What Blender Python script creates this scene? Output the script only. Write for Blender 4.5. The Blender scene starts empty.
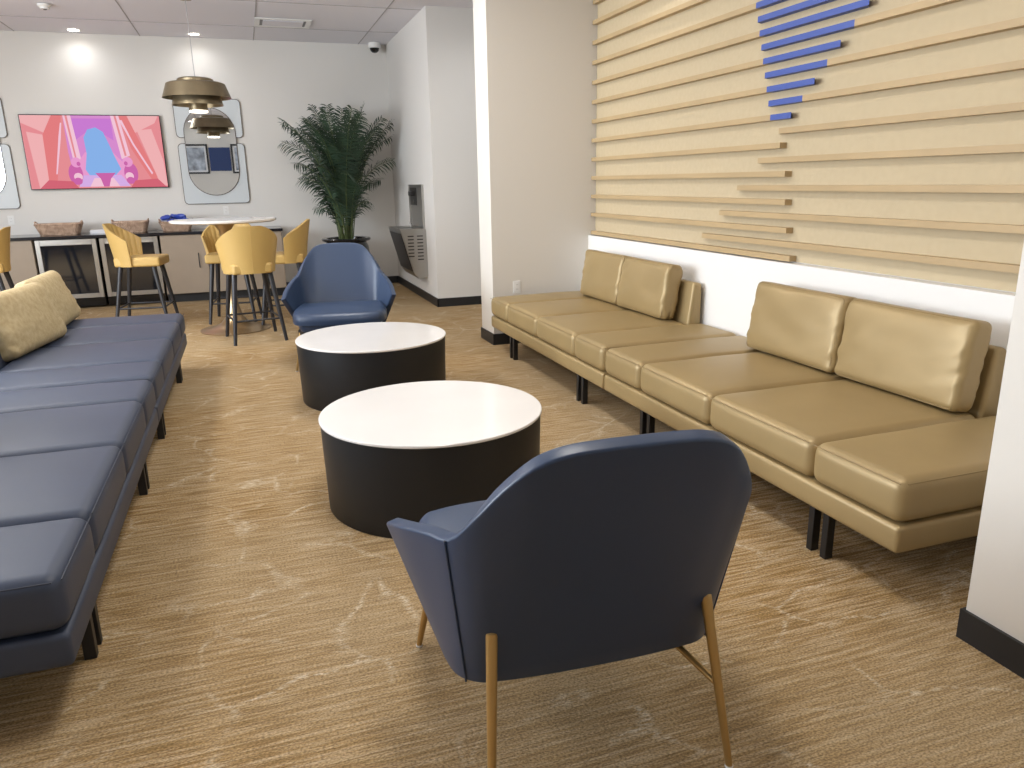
import bpy, bmesh, math, random
from mathutils import Vector, Matrix, noise
random.seed(7)
PI = math.pi
scn = bpy.context.scene
col = scn.collection

# ------------------------------------------------------------------ helpers
def lin(c):
    return tuple(((v/255)/12.92 if v/255 <= .04045 else ((v/255+.055)/1.055)**2.4) for v in c) + (1,)

def mat(name, rgb, rough=.5, metal=0, spec=.5, bump=None, var=None, emit=None, emit_s=0, coat=0, sheen=0, trans=0):
    """rgb in 0-255 sRGB. bump=(scale,strength,distance); var=(scale,amount)"""
    m = bpy.data.materials.new(name); m.use_nodes = True
    nt = m.node_tree; b = nt.nodes['Principled BSDF']
    b.inputs['Base Color'].default_value = lin(rgb)
    b.inputs['Roughness'].default_value = rough
    b.inputs['Metallic'].default_value = metal
    b.inputs['Specular IOR Level'].default_value = spec
    b.inputs['Coat Weight'].default_value = coat
    b.inputs['Sheen Weight'].default_value = sheen
    b.inputs['Transmission Weight'].default_value = trans
    tc = nt.nodes.new('ShaderNodeTexCoord')
    if bump:
        n = nt.nodes.new('ShaderNodeTexNoise'); n.inputs['Scale'].default_value = bump[0]; n.inputs['Detail'].default_value = 4
        nt.links.new(tc.outputs['Object'], n.inputs['Vector'])
        bp = nt.nodes.new('ShaderNodeBump'); bp.inputs['Strength'].default_value = bump[1]; bp.inputs['Distance'].default_value = bump[2]
        nt.links.new(n.outputs['Fac'], bp.inputs['Height']); nt.links.new(bp.outputs['Normal'], b.inputs['Normal'])
    if var:
        n = nt.nodes.new('ShaderNodeTexNoise'); n.inputs['Scale'].default_value = var[0]; n.inputs['Detail'].default_value = 5
        nt.links.new(tc.outputs['Object'], n.inputs['Vector'])
        r = nt.nodes.new('ShaderNodeValToRGB')
        a = var[1]
        r.color_ramp.elements[0].position = .3; r.color_ramp.elements[1].position = .7
        r.color_ramp.elements[0].color = lin([max(0, v*(1-a)) for v in rgb])
        r.color_ramp.elements[1].color = lin([min(255, v*(1+a)) for v in rgb])
        nt.links.new(n.outputs['Fac'], r.inputs['Fac']); nt.links.new(r.outputs['Color'], b.inputs['Base Color'])
    if emit:
        b.inputs['Emission Color'].default_value = lin(emit); b.inputs['Emission Strength'].default_value = emit_s
    return m

def obj(name, bm, m, parent=None, smooth=True, label=None):
    me = bpy.data.meshes.new(name)
    bmesh.ops.recalc_face_normals(bm, faces=bm.faces)
    bm.to_mesh(me); bm.free()
    if smooth:
        for p in me.polygons: p.use_smooth = True
        try: me.set_sharp_from_angle(angle=math.radians(38))
        except Exception: pass
    for mm in (m if isinstance(m, (list, tuple)) else [m]): me.materials.append(mm)
    o = bpy.data.objects.new(name, me); col.objects.link(o)
    if parent: o.parent = parent
    if label: o['label'] = label
    return o

def thing(name, label, cat, loc=(0, 0, 0), rz=0, group=None):
    o = bpy.data.objects.new(name, None); col.objects.link(o)
    o.location = loc; o.rotation_euler = (0, 0, rz); o.empty_display_size = .1
    o['label'] = label; o['category'] = cat
    if group: o['group'] = group
    return o

def tag(o, label, cat, group=None):
    o['label'] = label; o['category'] = cat
    if group: o['group'] = group
    return o

def struct(name, bm, m, smooth=False):
    o = obj(name, bm, m, None, smooth); o['kind'] = 'structure'; return o

def dup(root, loc, rz, label, group=None):
    r = root.copy(); col.objects.link(r); r.location = loc; r.rotation_euler = (0, 0, rz)
    r['label'] = label
    if group: r['group'] = group
    for ch in list(root.children):
        c = ch.copy(); col.objects.link(c); c.parent = r
        for g in list(ch.children):
            d = g.copy(); col.objects.link(d); d.parent = c
    return r

def B(): return bmesh.new()

def box(bm, x0, x1, y0, y1, z0, z1, mi=0, bev=0, seg=2):
    vs = [bm.verts.new((x, y, z)) for x in (x0, x1) for y in (y0, y1) for z in (z0, z1)]
    F = [(0, 1, 3, 2), (4, 6, 7, 5), (0, 4, 5, 1), (2, 3, 7, 6), (0, 2, 6, 4), (1, 5, 7, 3)]
    fs = [bm.faces.new([vs[i] for i in f]) for f in F]
    for f in fs: f.material_index = mi
    if bev:
        es = list({e for f in fs for e in f.edges})
        bmesh.ops.bevel(bm, geom=es, offset=bev, segments=seg, affect='EDGES', profile=.5)
    return bm

def rbox(bm, sx, sy, sz, r, c=(0, 0, 0), n=3, g=6, fn=None):
    """rounded box centred at c, with fn(Vector,unit)->Vector deformation"""
    S = (sx/2, sy/2, sz/2)
    ax = []
    for s in S:
        rr = min(r, s*.999)
        e = [-s + rr*(1-math.cos(PI/2*i/n)) if False else -s + rr*i/n for i in range(n+1)]
        L = 2*(s-rr); k = max(1, g)
        mid = [-s+rr+L*i/k for i in range(1, k)]
        ax.append(e + mid + [-v for v in reversed(e)])
    cache = {}
    def V(p):
        key = tuple(round(v, 6) for v in p)
        if key in cache: return cache[key]
        rr = [min(r, s*.999) for s in S]
        q = Vector([max(-(S[i]-rr[i]), min(S[i]-rr[i], p[i])) for i in range(3)])
        d = Vector(p)-q
        if d.length > 1e-9:
            # cube-corner to sphere mapping
            m_ = max(abs(d[i])/rr[i] for i in range(3))
            dn = d.normalized()
            w = Vector(p) if False else q + Vector([dn[i]*rr[i]*m_ for i in range(3)])
        else: w = Vector(p)
        if fn: w = fn(w, Vector([w[i]/S[i] for i in range(3)]))
        v = bm.verts.new(w+Vector(c)); cache[key] = v; return v
    for a in range(3):
        b, d = (a+1) % 3, (a+2) % 3
        for s in (-1, 1):
            for i in range(len(ax[b])-1):
                for j in range(len(ax[d])-1):
                    pts = []
                    for (ii, jj) in ((i, j), (i+1, j), (i+1, j+1), (i, j+1)):
                        p = [0, 0, 0]; p[a] = s*S[a]; p[b] = ax[b][ii]; p[d] = ax[d][jj]
                        pts.append(V(p))
                    if len(set(pts)) == 4:
                        try: bm.faces.new(pts if s > 0 else pts[::-1])
                        except ValueError: pass
    return bm

def tube(bm, pts, rad, seg=10, cap=True, closed=False, mi=0):
    pts = [Vector(p) for p in pts]; n = len(pts)
    rads = rad if isinstance(rad, (list, tuple)) else [rad]*n
    rings = []; up = Vector((0, 0, 1)); prev = None
    for i, p in enumerate(pts):
        if closed: t = (pts[(i+1) % n]-pts[i-1]).normalized()
        else: t = (pts[min(i+1, n-1)]-pts[max(i-1, 0)]).normalized()
        if prev is None:
            a = t.cross(up)
            if a.length < 1e-3: a = t.cross(Vector((1, 0, 0)))
        else: a = prev - t*prev.dot(t)
        a.normalize(); prev = a; b = t.cross(a)
        rings.append([bm.verts.new(p+(a*math.cos(2*PI*k/seg)+b*math.sin(2*PI*k/seg))*rads[i]) for k in range(seg)])
    m = n if closed else n-1
    for i in range(m):
        A, C = rings[i], rings[(i+1) % n]
        for k in range(seg):
            f = bm.faces.new((A[k], A[(k+1) % seg], C[(k+1) % seg], C[k])); f.material_index = mi
    if cap and not closed:
        bm.faces.new(rings[0][::-1]).material_index = mi; bm.faces.new(rings[-1]).material_index = mi
    return bm

def lathe(bm, prof, seg=48, c=(0, 0, 0), mi=0, close=False):
    rings = []
    for r, z in prof:
        if r < 1e-5: rings.append([bm.verts.new((c[0], c[1], c[2]+z))])
        else: rings.append([bm.verts.new((c[0]+r*math.cos(2*PI*k/seg), c[1]+r*math.sin(2*PI*k/seg), c[2]+z)) for k in range(seg)])
    for i in range(len(rings)-1 + (1 if close else 0)):
        A, C = rings[i], rings[(i+1) % len(rings)]
        for k in range(seg):
            k2 = (k+1) % seg
            if len(A) == 1 and len(C) == 1: continue
            if len(A) == 1: f = bm.faces.new((A[0], C[k], C[k2]))
            elif len(C) == 1: f = bm.faces.new((A[k], A[k2], C[0]))
            else: f = bm.faces.new((A[k], A[k2], C[k2], C[k]))
            f.material_index = mi
    return bm

def prism(bm, pts, axis, a0, a1, mi=0):
    """extrude 2D polygon along axis. axis 'x': pts=(y,z); 'y': pts=(x,z); 'z': pts=(x,y)"""
    def mk(p, a): return {'x': (a, p[0], p[1]), 'y': (p[0], a, p[1]), 'z': (p[0], p[1], a)}[axis]
    A = [bm.verts.new(mk(p, a0)) for p in pts]; C = [bm.verts.new(mk(p, a1)) for p in pts]
    n = len(pts); fs = [bm.faces.new(A), bm.faces.new(C[::-1])]
    for i in range(n): fs.append(bm.faces.new((A[i], C[i], C[(i+1) % n], A[(i+1) % n])))
    for f in fs: f.material_index = mi
    return fs

def rrect(w, h, r, n=6, cx=0, cy=0):
    out = []
    for (sx, sy, a0) in ((1, 1, 0), (-1, 1, 90), (-1, -1, 180), (1, -1, 270)):
        for i in range(n+1):
            a = math.radians(a0+90*i/n)
            out.append((cx+sx*(w/2-r)+r*math.cos(a), cy+sy*(h/2-r)+r*math.sin(a)))
    return out

def catmull(keys, t):
    """keys: list of (t, value-vector)"""
    n = len(keys)
    i = 0
    while i < n-2 and t > keys[i+1][0]: i += 1
    t0, p1 = keys[i]; t1, p2 = keys[i+1]
    u = 0 if t1 == t0 else (t-t0)/(t1-t0)
    p0 = keys[i-1][1] if i > 0 else tuple(2*a-b for a, b in zip(p1, p2))
    p3 = keys[i+2][1] if i+2 < n else tuple(2*b-a for a, b in zip(p1, p2))
    tm0 = keys[i-1][0] if i > 0 else t0-(t1-t0)
    tp3 = keys[i+2][0] if i+2 < n else t1+(t1-t0)
    out = []
    for a, b, c, d in zip(p0, p1, p2, p3):
        m1 = (c-a)/(t1-tm0)*(t1-t0); m2 = (d-b)/(tp3-t0)*(t1-t0)
        out.append((2*u**3-3*u*u+1)*b+(u**3-2*u*u+u)*m1+(-2*u**3+3*u*u)*c+(u**3-u*u)*m2)
    return Vector(out)

# ------------------------------------------------------------------ materials
M = {}
M['wall'] = mat('painted_wall_white', (222, 219, 214), .6, bump=(90, .08, .002))
M['wall_warm'] = mat('painted_wall_offwhite', (218, 213, 205), .6, bump=(90, .08, .002))
M['wall_grey'] = mat('painted_wall_grey', (170, 170, 174), .6)
M['trim_white'] = mat('white_trim_paint', (232, 230, 227), .5)
M['rubber'] = mat('charcoal_rubber_base', (34, 35, 38), .45)
M['ceil'] = mat('ceiling_tile_white', (226, 224, 230), .8, bump=(160, .15, .002))
M['grid'] = mat('ceiling_joint_grey', (168, 164, 166), .7)
M['blue'] = mat('slate_blue_leather', (54, 63, 82), .5, spec=.45, bump=(260, .12, .0012), var=(2.2, .03))
M['blue_seam'] = mat('slate_blue_seam', (38, 43, 58), .6)
M['chairblue'] = mat('lounge_chair_blue_leather', (44, 60, 86), .38, spec=.5, bump=(260, .08, .001))
M['gold'] = mat('champagne_gold_leather', (160, 138, 97), .43, metal=.25, spec=.5, bump=(230, .12, .0012), var=(2.5, .025))
M['gold_seam'] = mat('gold_leather_seam', (138, 116, 76), .55)
M['yellow'] = mat('mustard_vinyl', (190, 158, 94), .5, bump=(200, .1, .001))
M['brass'] = mat('brushed_brass', (190, 158, 104), .38, metal=.8)
M['pendantbrass'] = mat('aged_brass_pendant', (146, 132, 106), .36, metal=.8, var=(6, .06))
M['pendantinner'] = mat('pendant_inner_white', (235, 228, 214), .5)
M['bronze'] = mat('satin_bronze', (170, 146, 112), .3, metal=.8)
M['blackmetal'] = mat('black_powder_coat', (26, 26, 28), .45)
M['blackwood'] = mat('black_stained_wood', (38, 38, 42), .4, var=(12, .08))
M['drum'] = mat('matte_black_laminate', (20, 23, 28), .45, bump=(30, .03, .002))
M['quartz'] = mat('white_solid_surface', (232, 228, 224), .16, coat=.3, var=(3, .008))
M['granite'] = mat('black_polished_stone', (34, 34, 38), .12, var=(60, .1))
M['cab'] = mat('taupe_laminate', (156, 141, 124), .5, var=(5, .015))
M['steel'] = mat('brushed_stainless', (176, 174, 170), .32, metal=.9, bump=(60, .05, .001))
M['darksteel'] = mat('dark_steel', (70, 68, 68), .35, metal=.8)
M['darkglass'] = mat('dark_fridge_glass', (22, 26, 34), .06, spec=.7)
M['mirror'] = mat('mirror_glass', (225, 228, 230), .01, metal=1)
M['mirrorpale'] = mat('pale_silvered_glass', (206, 212, 215), .35)
M['mirrorframe'] = mat('dark_pewter_edge', (92, 86, 80), .4, metal=.6)
M['plastic'] = mat('white_plastic', (232, 231, 228), .4)
M['black'] = mat('black_gloss_plastic', (16, 16, 18), .2)
M['pot'] = mat('glazed_black_planter', (26, 28, 33), .15, coat=.6, var=(4, .15))
M['soil'] = mat('potting_soil', (52, 42, 34), .95, bump=(50, .8, .01))
M['leaf'] = mat('palm_leaf_green', (52, 72, 54), .5, var=(5, .18))
M['stem'] = mat('palm_stem_green', (86, 100, 58), .55, var=(9, .15))
M['oak'] = mat('pale_oak_slat', (176, 152, 114), .5, var=(3, .03))
M['bluepaint'] = mat('cobalt_slat_paint', (62, 84, 158), .5)
M['paper'] = mat('white_paper', (236, 236, 238), .7)
M['packblue'] = mat('blue_snack_packet', (52, 76, 168), .35)
M['packwhite'] = mat('silver_snack_packet', (205, 208, 220), .35)
M['bulb'] = mat('lit_lamp_diffuser', (255, 250, 240), .5, emit=(255, 244, 228), emit_s=14)
M['pbulb'] = mat('lit_pendant_lamp', (255, 240, 210), .5, emit=(255, 242, 222), emit_s=9)

def carpet():
    m = bpy.data.materials.new('striated_carpet'); m.use_nodes = True
    nt = m.node_tree; N = nt.nodes; L = nt.links; b = N['Principled BSDF']
    b.inputs['Roughness'].default_value = .95; b.inputs['Specular IOR Level'].default_value = .15
    tc = N.new('ShaderNodeTexCoord')
    def mapped(s, r=0, loc=(0, 0, 0)):
        mp = N.new('ShaderNodeMapping'); mp.inputs['Scale'].default_value = s
        mp.inputs['Rotation'].default_value = (0, 0, r); mp.inputs['Location'].default_value = loc
        L.new(tc.outputs['Object'], mp.inputs['Vector']); return mp
    def noi(mp, sc, det=3, rough=.5):
        n = N.new('ShaderNodeTexNoise'); n.inputs['Scale'].default_value = sc; n.inputs['Detail'].default_value = det
        n.inputs['Roughness'].default_value = rough
        L.new(mp.outputs[0], n.inputs['Vector']); return n
    def ramp(src, stops):
        r = N.new('ShaderNodeValToRGB'); e = r.color_ramp.elements
        while len(e) < len(stops): e.new(.5)
        for k, (p, c) in enumerate(stops): e[k].position = p; e[k].color = c
        L.new(src, r.inputs['Fac']); return r
    def mix(fac, a, c, mode='MIX'):
        x = N.new('ShaderNodeMix'); x.data_type = 'RGBA'; x.blend_type = mode
        if isinstance(fac, float): x.inputs[0].default_value = fac
        else: L.new(fac, x.inputs[0])
        L.new(a, x.inputs[6])
        if isinstance(c, tuple): x.inputs[7].default_value = c
        else: L.new(c, x.inputs[7])
        return x.outputs[2]
    streak = noi(mapped((2.0, 30, 1)), 2.0, 5, .65)
    base = ramp(streak.outputs['Fac'], [(.30, lin((118, 88, 50))), (.43, lin((158, 128, 82))), (.55, lin((183, 158, 122))), (.72, lin((206, 186, 156)))])
    s2 = noi(mapped((2.5, 90, 1), 0, (3, 7, 0)), 1.6, 2)
    s2r = ramp(s2.outputs['Fac'], [(.36, (1, 1, 1, 1)), (.47, (0, 0, 0, 1))])
    c1 = mix(s2r.outputs['Color'], base.outputs['Color'], lin((140, 112, 72)))
    big = noi(mapped((.6, .6, 1)), 1.0, 3)
    bigr = ramp(big.outputs['Fac'], [(.4, (0, 0, 0, 1)), (.62, (.5, .5, .5, 1))])
    c2 = mix(bigr.outputs['Color'], c1, lin((176, 158, 128)))
    # pale sketchy lines
    w = noi(mapped((1, 1, 1)), 2.0, 2)
    mp = mapped((1.0, 1.25, 1), .5)
    add = N.new('ShaderNodeVectorMath'); add.operation = 'MULTIPLY_ADD'
    L.new(w.outputs['Color'], add.inputs[0]); add.inputs[1].default_value = (.5, .5, .5); L.new(mp.outputs[0], add.inputs[2])
    v = N.new('ShaderNodeTexVoronoi'); v.feature = 'DISTANCE_TO_EDGE'; v.inputs['Scale'].default_value = 2.4
    L.new(add.outputs[0], v.inputs['Vector'])
    vr = ramp(v.outputs['Distance'], [(.0, (1, 1, 1, 1)), (.018, (.6, .6, .6, 1)), (.040, (0, 0, 0, 1))])
    mk = noi(mapped((1, 1, 1), 0, (9, 2, 0)), 3.2, 3)
    mkr = ramp(mk.outputs['Fac'], [(.44, (0, 0, 0, 1)), (.60, (1, 1, 1, 1))])
    fine = noi(mapped((30, 110, 1)), 1.0, 1)
    finer = ramp(fine.outputs['Fac'], [(.42, (0, 0, 0, 1)), (.58, (1, 1, 1, 1))])
    m1 = N.new('ShaderNodeMath'); m1.operation = 'MULTIPLY'; L.new(vr.outputs['Color'], m1.inputs[0]); L.new(mkr.outputs['Color'], m1.inputs[1])
    m2 = N.new('ShaderNodeMath'); m2.operation = 'MULTIPLY'; L.new(m1.outputs[0], m2.inputs[0]); L.new(finer.outputs['Color'], m2.inputs[1])
    m3 = N.new('ShaderNodeMath'); m3.operation = 'MULTIPLY'; L.new(m2.outputs[0], m3.inputs[0]); m3.inputs[1].default_value = .8
    c3 = mix(m3.outputs[0], c2, lin((216, 204, 182)))
    # yarn loops
    yarn = noi(mapped((120, 190, 80)), 1.0, 2)
    yr = ramp(yarn.outputs['Fac'], [(.32, (.56, .55, .54, 1)), (.68, (1.24, 1.22, 1.2, 1))])
    c4 = mix(1.0, c3, yr.outputs['Color'], 'MULTIPLY')
    L.new(c4, b.inputs['Base Color'])
    bp = N.new('ShaderNodeBump'); bp.inputs['Strength'].default_value = .6; bp.inputs['Distance'].default_value = .006
    L.new(yarn.outputs['Fac'], bp.inputs['Height']); L.new(bp.outputs['Normal'], b.inputs['Normal'])
    return m
M['carpet'] = carpet()

def woven(name, c0, c1, sx, sy, rough=.8, bd=.004):
    m = bpy.data.materials.new(name); m.use_nodes = True
    nt = m.node_tree; N = nt.nodes; L = nt.links; b = N['Principled BSDF']; b.inputs['Roughness'].default_value = rough
    tc = N.new('ShaderNodeTexCoord'); sep = N.new('ShaderNodeSeparateXYZ'); L.new(tc.outputs['Object'], sep.inputs[0])
    def wave(axis, sc):
        mm = N.new('ShaderNodeMath'); mm.operation = 'MULTIPLY'; L.new(sep.outputs[axis], mm.inputs[0]); mm.inputs[1].default_value = sc
        s = N.new('ShaderNodeMath'); s.operation = 'SINE'; L.new(mm.outputs[0], s.inputs[0]); return s
    a = wave('Z', sy)
    ad = N.new('ShaderNodeMath'); L.new(sep.outputs['X'], ad.inputs[0]); L.new(sep.outputs['Y'], ad.inputs[1])
    mm = N.new('ShaderNodeMath'); mm.operation = 'MULTIPLY'; L.new(ad.outputs[0], mm.inputs[0]); mm.inputs[1].default_value = sx
    s = N.new('ShaderNodeMath'); s.operation = 'SINE'; L.new(mm.outputs[0], s.inputs[0])
    p = N.new('ShaderNodeMath'); p.operation = 'MULTIPLY'; L.new(a.outputs[0], p.inputs[0]); L.new(s.outputs[0], p.inputs[1])
    n = N.new('ShaderNodeTexNoise'); n.inputs['Scale'].default_value = 30; n.inputs['Detail'].default_value = 4; L.new(tc.outputs['Object'], n.inputs['Vector'])
    q = N.new('ShaderNodeMath'); q.operation = 'MULTIPLY_ADD'; L.new(p.outputs[0], q.inputs[0]); q.inputs[1].default_value = .3; L.new(n.outputs['Fac'], q.inputs[2])
    r = N.new('ShaderNodeValToRGB'); r.color_ramp.elements[0].position = .3; r.color_ramp.elements[1].position = .7
    r.color_ramp.elements[0].color = lin(c0); r.color_ramp.elements[1].color = lin(c1)
    L.new(q.outputs[0], r.inputs['Fac']); L.new(r.outputs['Color'], b.inputs['Base Color'])
    bp = N.new('ShaderNodeBump'); bp.inputs['Strength'].default_value = .5; bp.inputs['Distance'].default_value = bd
    L.new(q.outputs[0], bp.inputs['Height']); L.new(bp.outputs['Normal'], b.inputs['Normal'])
    return m
M['wicker'] = woven('brown_wicker', (130, 100, 80), (216, 188, 164), 220, 300)
M['pillowfab'] = woven('mustard_woven_fabric', (168, 148, 108), (194, 177, 140), 900, 1100, .9, .001)
M['panelfab'] = woven('beige_wall_fabric', (188, 171, 140), (194, 178, 147), 500, 420, .85, .0003)

# ------------------------------------------------------------------ camera
H = 1.5; pitch, roll, yaw, fpx = .264, -.0190, .3285, 752.0
cy_, sy_ = math.cos(yaw), math.sin(yaw)
F_ = Vector((sy_*math.cos(pitch), cy_*math.cos(pitch), -math.sin(pitch)))
rt = Vector((cy_, -sy_, 0)); up = rt.cross(F_)
R_ = rt*math.cos(roll)+up*math.sin(roll); U_ = -rt*math.sin(roll)+up*math.cos(roll)
cd = bpy.data.cameras.new('camera'); cam = bpy.data.objects.new('camera', cd); col.objects.link(cam)
cd.sensor_width = 36; cd.lens = fpx*36/1024; cd.clip_start = .05
cam.matrix_world = Matrix(((R_.x, U_.x, -F_.x, 0), (R_.y, U_.y, -F_.y, 0), (R_.z, U_.z, -F_.z, H), (0, 0, 0, 1)))
scn.camera = cam

# ------------------------------------------------------------------ room
XL, XR, YB, YF, ZC = -5.0, 3.4, 11.68, -3.2, 3.42
XF = 2.15       # right wall of the far area (drinking fountain wall)
struct('floor', box(B(), XL-.1, 6.1, YF-.1, YB+.1, -.1, 0), M['carpet'])
struct('ceiling', box(B(), XL-.1, 6.1, YF-.1, YB+.1, ZC, ZC+.1), M['ceil'])
struct('wall_back', box(B(), XL-.1, XF, YB, YB+.15, 0, ZC), M['wall'])
struct('wall_left', box(B(), XL-.15, XL, YF-.1, YB+.1, 0, ZC), M['wall'])
struct('wall_front', box(B(), XL-.1, XR, YF-.15, YF, 0, ZC), M['wall'])
struct('wall_far_right', box(B(), XF, 6.1, 9.08, YB+.15, 0, ZC), M['wall'])
struct('wall_corridor_end', box(B(), 6.0, 6.15, 7.04, 9.08, 0, ZC), M['wall'])
struct('wall_niche_far', box(B(), 2.10, 6.1, 6.66, 7.04, 0, ZC), M['wall_warm'])
struct('wall_near_right', box(B(), 2.115, XR, YF, 1.60, 0, ZC), M['wall_warm'])
struct('wall_niche_back', box(B(), 3.147, XR, 1.60, 6.66, 0, ZC), M['wall'])
struct('trim_niche_wainscot', box(B(), 3.068, 3.147, 1.60, 6.66, 0, .985), M['trim_white'])
def base(name, x0, x1, y0, y1): struct(name, box(B(), x0, x1, y0, y1, 0, .105), M['rubber'])
base('baseboard_back', .45, XF, YB-.012, YB)
base('baseboard_far_right', XF-.012, XF, 9.068, YB-.012)
base('baseboard_corridor', XF-.012, 6.0, 9.068, 9.08)
bm = B(); box(bm, 2.088, 2.10, 6.648, 7.052, 0, .105); box(bm, 2.10, 3.068, 6.648, 6.66, 0, .105)
struct('baseboard_column', bm, M['rubber'])
bm = B(); box(bm, 2.103, 2.115, YF, 1.612, 0, .105); box(bm, 2.115, 3.068, 1.60, 1.612, 0, .105)
struct('baseboard_near_right', bm, M['rubber'])
# ceiling joints
bm = B()
for x in (-3.93, -2.50, -1.07, .34, 1.76, 3.18):
    box(bm, x-.006, x+.006, YF, YB, ZC-.004, ZC)
for y in (10.72, 9.30, 7.88, 6.46, 5.04, 3.62, 2.2, .78, -.64): box(bm, XL, 6, y-.006, y+.006, ZC-.004, ZC)
struct('trim_ceiling_grid', bm, M['grid'])
# unseen left windows; the nearer one is added to light the chair's side
bm = B()
for y0 in (1.9, 4.6):
    box(bm, XL-.01, XL+.03, y0, y0+2.6, .9, .96); box(bm, XL-.01, XL+.03, y0, y0+2.6, 2.74, 2.8)
    for yy in (y0, y0+1.27, y0+2.54): box(bm, XL-.01, XL+.03, yy, yy+.06, .96, 2.74)
struct('window_unseen', bm, M['trim_white'])

# ------------------------------------------------------------------ slat wall art
art = thing('slat_wall_panel', 'large beige fabric panel with staggered pale oak and cobalt blue slats above the gold sofas', 'wall panel', (3.147, 4.1, 1.0))
def loc_art(o): o.matrix_parent_inverse = Matrix.Translation((-3.147, -4.1, -1.0))
bm = box(B(), 3.138, 3.147, 1.605, 6.655, .99, ZC-.005); o = obj('fabric_panel', bm, M['panelfab'], art, False); loc_art(o)
X0, X1, HH = 3.088, 3.138, .033
def slat(y0, y1, z, m, m0=0, m1=0, label=None):
    """bar along y; m0/m1 = mitre: how much the wall side runs past the front at the low-y / high-y end"""
    bm = B()
    pts = [(X0, y0), (X1, y0-m0), (X1, y1+m1), (X0, y1)]
    prism(bm, pts, 'z', z-HH/2, z+HH/2)
    o = obj('slat', bm, m, art, False, label); loc_art(o)
LB = 'cobalt blue painted slat'
zr = lambda j: 1.510+.1665*j
YS = 6.65; YN = 1.61
# left rows (fixed at the far column): where the slat ends / where blue begins and ends
Lend = {-3: 3.80, -2: 3.85, -1: 3.88, 0: 3.90, 1: 3.965}
for j in range(-3, 2): slat(Lend[j], YS, zr(j), M['oak'], 0.0, 0)
yb = lambda j: 4.075+.0262*(j-2)/.5      # where the blue begins (far side)
ye = lambda j: 3.885-.0895*(j-2)/.5      # and where it ends (near side)
for j in range(2, 12):
    slat(ye(j), yb(j), zr(j), M['bluepaint'], -.055, 0, LB); slat(yb(j), YS, zr(j), M['oak'])
# right rows (fixed near the camera)
Rend = {-2.5: 4.76, -1.5: 4.56, -.5: 4.37, .5: 4.17, 1.5: 3.985}
for j, e in Rend.items(): slat(YN, e, zr(j), M['oak'], 0, .05)
for j in range(2, 11):
    slat(ye(j+.5), yb(j+.5), zr(j+.5), M['bluepaint'], -.055, .03, LB); slat(YN, ye(j+.5), zr(j+.5), M['oak'], 0, .05)

# ------------------------------------------------------------------ modular sofas
def crown(c, side=.006):
    def fn(w, u):
        k = max(0, 1-u.x**2)*max(0, 1-u.y**2)
        if u.z > 0: w.z += c*k
        w.x += side*u.x*max(0, 1-u.z**2)*max(0, 1-u.y**4)
        w.y += side*.5*u.y*max(0, 1-u.z**2)
        n = noise.noise(Vector((w.x*5, w.y*5, w.z*5+3)))*.003
        w.z += n if u.z > 0 else 0
        return w
    return fn
Ssc = 2.34; Dp = 1.02; ZB, ZR, ZT = .205, .31, .482
def make_sofa(name, label, mm, ms, flip):
    """local: x = 0 at the front edge, +x towards the back (flip = mirrored); y = 0 at the near end"""
    t = thing(name, label, 'sofa', (0, 0, 0))
    s = -1 if flip else 1
    def ob(nm, bm, m, par=t, label=None):
        if flip:
            for v in bm.verts: v.co.x *= -1
        return obj(nm, bm, m, par, True, label)
    bm = B(); rbox(bm, Dp-.004, Ssc, ZR-ZB, .018, (Dp/2, Ssc/2, (ZR+ZB)/2), 2, 3); ob('base_rail', bm, mm)
    edges = [0, .456, 1.184, 1.884, Ssc]
    for i in range(4):
        a, b_ = edges[i]+.0015, edges[i+1]-.0015
        seat = i in (1, 2)
        d = Dp - (.12 if seat else 0)
        bm = B(); rbox(bm, d, b_-a, ZT-ZR, .044, (d/2, (a+b_)/2, (ZT+ZR)/2+.002), 4, 8, crown(.020 if seat else .012))
        o = ob('seat_cushion' if seat else 'end_cushion', bm, mm)
        # stitched seam round the top edge
        zc = ZT-.016; e = .001
        pts = [(e-.001, a+.02), (e-.001, b_-.02), (.02, b_-e), (d-.03, b_-e), (d-.03, b_-e)]
        bs = B(); tube(bs, [(p[0]-.002, p[1], zc+.004) for p in [(0, a+.012), (0, (a+b_)/2), (0, b_-.012)]], .0022, 6)
        if i in (0, 3):
            yy = a-.0005 if i == 0 else b_+.0005
            tube(bs, [(x, yy, zc+.004) for x in (.02, .4, .8, Dp-.03)], .0022, 6)
        ob('seam', bs, ms, o)
    # backrest behind the two seats
    bm = B(); f = prism(bm, [(Dp-.135, ZR), (Dp-.005, ZR), (Dp-.005, .765), (Dp-.075, .775)], 'y', edges[1]+.01, edges[3]-.01)
    bmesh.ops.bevel(bm, geom=list(bm.edges), offset=.022, segments=4, affect='EDGES', profile=.5)
    ob('backrest', bm, mm)
    for y in (.42, 1.86):
        for x in (.05, Dp-.12):
            for dy in (-.04, .04):
                bm = B(); box(bm, x-.016, x+.022, y+dy-.016, y+dy+.016, 0, ZB+.01, 0, .002, 1); ob('leg', bm, M['blackmetal'])
    return t
gs = make_sofa('modular_sofa', 'gold leather modular sofa nearest the camera, by the white wall end at right', M['gold'], M['gold_seam'], False)
gs['group'] = 'gold sofas in the niche'
gs.location = (2.03, 1.825, 0)
dup(gs, (2.03, 4.185, 0), 0, 'gold leather modular sofa beside the white column, the farther one along the slat wall')
bs_ = make_sofa('modular_sofa', 'slate blue leather modular sofa at the left edge, nearest the camera and without pillows', M['blue'], M['blue_seam'], True)
bs_['group'] = 'blue sofas on the left'
bs_.location = (-.58, 2.14, 0)
dup(bs_, (-.58, 4.50, 0), 0, 'slate blue leather modular sofa carrying two mustard pillows, farther from the camera')

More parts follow.
